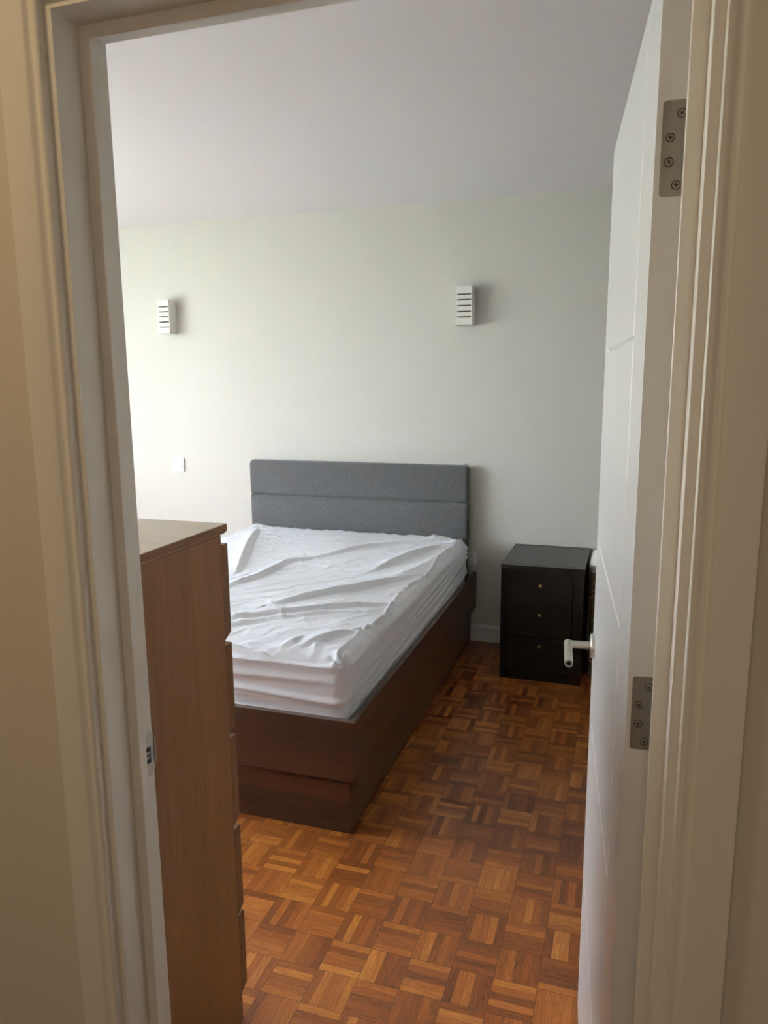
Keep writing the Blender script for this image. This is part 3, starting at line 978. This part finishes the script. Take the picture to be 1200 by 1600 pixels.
def rrect(x0, x1, y0, y1, r, n=8):
    pts = []
    for cx_, cy_, a0 in ((x1 - r, y0 + r, -90), (x1 - r, y1 - r, 0), (x0 + r, y1 - r, 90), (x0 + r, y0 + r, 180)):
        for k in range(n + 1):
            a = math.radians(a0 + 90 * k / n)
            pts.append((cx_ + r * math.cos(a), cy_ + r * math.sin(a)))
    return pts


def perimeter(pts, step):
    out = []; acc = 0
    P = [Vector(p) for p in pts] + [Vector(pts[0])]
    tot = sum((b - a).length for a, b in zip(P[:-1], P[1:]))
    n = int(tot / step) // 2 * 2
    for k in range(n):
        t = tot * k / n; acc = 0
        for a, b in zip(P[:-1], P[1:]):
            l = (b - a).length
            if acc + l >= t:
                q = a.lerp(b, (t - acc) / l if l else 0)
                d = (b - a).normalized(); out.append((q, Vector((d.y, -d.x)))); break
            acc += l
    return out


ring = perimeter(rrect(LX0 + 0.004, LX1 - 0.004, LY0 + 0.004, LY1 - 0.004, 0.04), 0.0075)
rows = 44
bm = bmesh.new()
prev = None
n = len(ring)
for r_ in range(rows * 4 + 1):
    z = 0.012 + (LZ - 0.03) * r_ / (rows * 4)
    row = r_ // 4; ph = r_ % 4
    cur = []
    for k, (q, nn) in enumerate(ring):
        w = 0.0035 * math.sin(math.pi * k / 2 + math.pi * (row % 2)) * math.sin(math.pi * ph / 4) + 0.0015 * math.sin(math.pi * ph / 4)
        cur.append(bm.verts.new((q.x + nn.x * w, q.y + nn.y * w, z)))
    if prev:
        for k in range(n):
            bm.faces.new([prev[k], prev[(k + 1) % n], cur[(k + 1) % n], cur[k]])
    prev = cur
obj('woven_body', bm, MAT['wicker'], bas, smooth=True)
bm = bmesh.new()
R0 = rrect(LX0 + 0.001, LX1 - 0.001, LY0 + 0.001, LY1 - 0.001, 0.042)
bm_prism(bm, R0, 'z', 0.0, 0.016)
obj('base_rim', bm, MAT['wicker'], bas, bevel=0.003)
bm = bmesh.new()
prev = None
for dzv, ins_ in ((-0.030, -0.002), (-0.020, -0.004), (0.0, -0.006), (0.012, -0.004), (0.020, 0.006), (0.024, 0.020), (0.025, 0.05)):
    pts = rrect(LX0 + ins_, LX1 - ins_, LY0 + ins_, LY1 - ins_, max(0.01, 0.045 - ins_))
    cur = [bm.verts.new((p[0], p[1], LZ + dzv + 0.0012 * math.sin(i * 1.9))) for i, p in enumerate(pts)]
    if prev:
        for k in range(len(cur)): bm.faces.new([prev[k], prev[(k + 1) % len(cur)], cur[(k + 1) % len(cur)], cur[k]])
    prev = cur
bm.faces.new(prev)
obj('white_lid', bm, MAT['linen'], bas, smooth=True)

# ------------------------------------------------------------------ wall lights
def wall_light(x0, x1, z0, z1, dep, label):
    """white box shade with five slots across its front"""
    root = tag(empty('wall_light', ((x0 + x1) / 2, YB, (z0 + z1) / 2)), label, 'wall light')
    t = 0.008; yf = YB - dep
    bm = bmesh.new()
    bm_box(bm, x0, x0 + t, yf + t, YB - 0.001, z0, z1)
    bm_box(bm, x1 - t, x1, yf + t, YB - 0.001, z0, z1)
    h = z1 - z0
    cuts = [0.20, 0.345, 0.50, 0.65, 0.80]       # measured from the foot of the shade
    s = 0.0034
    edges = [0.0] + [c for q in cuts for c in (q - s / h, q + s / h)] + [1.0]
    for k in range(0, len(edges), 2):
        bm_box(bm, x0, x1, yf, yf + t, z0 + h * edges[k], z0 + h * edges[k + 1])
    obj('shade', bm, MAT['plaster'], root)
    box('slot_darkness', x0 + t + 0.002, x1 - t - 0.002, yf + t + 0.022, YB - 0.0015, z0 + 0.012, z1 - 0.012, MAT['slot'], root)  # near-black block: the darkness behind the slots put into its colour
    return root



wall_light(-2.8445, -2.7605, 1.8275, 2.0305, 0.083, 'white slotted wall light on the left, above the light switch')
wall_light(-0.9440, -0.8530, 1.8270, 2.0290, 0.080, 'white slotted wall light on the right, above the headboard corner')

# ------------------------------------------------------------------ switch and sockets
def face_plate(name, x0, x1, z0, z1, dep, label, cat):
    root = tag(empty(name, ((x0 + x1) / 2, YB, (z0 + z1) / 2)), label, cat)
    box('face_plate', x0, x1, YB - dep, YB - 0.0005, z0, z1, MAT['plastic'], root, 0.0025, 3)
    return root


sw = face_plate('light_switch', -2.8430, -2.7590, 0.9530, 1.0420, 0.011, 'small square white light switch on the wall left of the bed', 'light switch')
bm = bmesh.new()
zc_, xa_, xb_ = 0.9975, -2.8330, -2.7730
bm_prism(bm, [(YB - 0.010, 0.966), (YB - 0.018, 0.968), (YB - 0.0115, 1.030), (YB - 0.010, 1.030)], 'x', xa_, xb_)
obj('rocker', bm, MAT['plastic'], sw, bevel=0.0008)

so = face_plate('power_socket', -0.9680, -0.8225, 0.4600, 0.5470, 0.010, 'white double power socket half hidden by the headboard', 'power socket')
for cx_ in (-0.8590, -0.9300):
    bm = bmesh.new()
    for px_, pz_, w_, h_ in ((0.0, 0.0160, .0022, .0042), (-0.011, -0.006, .0036, .0022), (0.011, -0.006, .0036, .0022)):
        bm_box(bm, cx_ + px_ - w_, cx_ + px_ + w_, YB - 0.0104, YB - 0.009, 0.497 + pz_ - h_, 0.497 + pz_ + h_)
    obj('pin_holes', bm, MAT['black'], so)
for cx_ in (-0.839, -0.910):
    bm = bmesh.new()
    bm_box(bm, cx_ - 0.004, cx_ + 0.004, YB - 0.0125, YB - 0.009, 0.527, 0.538)
    obj('rocker', bm, MAT['plastic'], so, bevel=0.0008)
pl_ = face_plate('wall_plate', -0.9870, -0.8975, 0.9640, 1.0560, 0.012, 'white wall plate peeping over the right end of the headboard', 'wall plate')
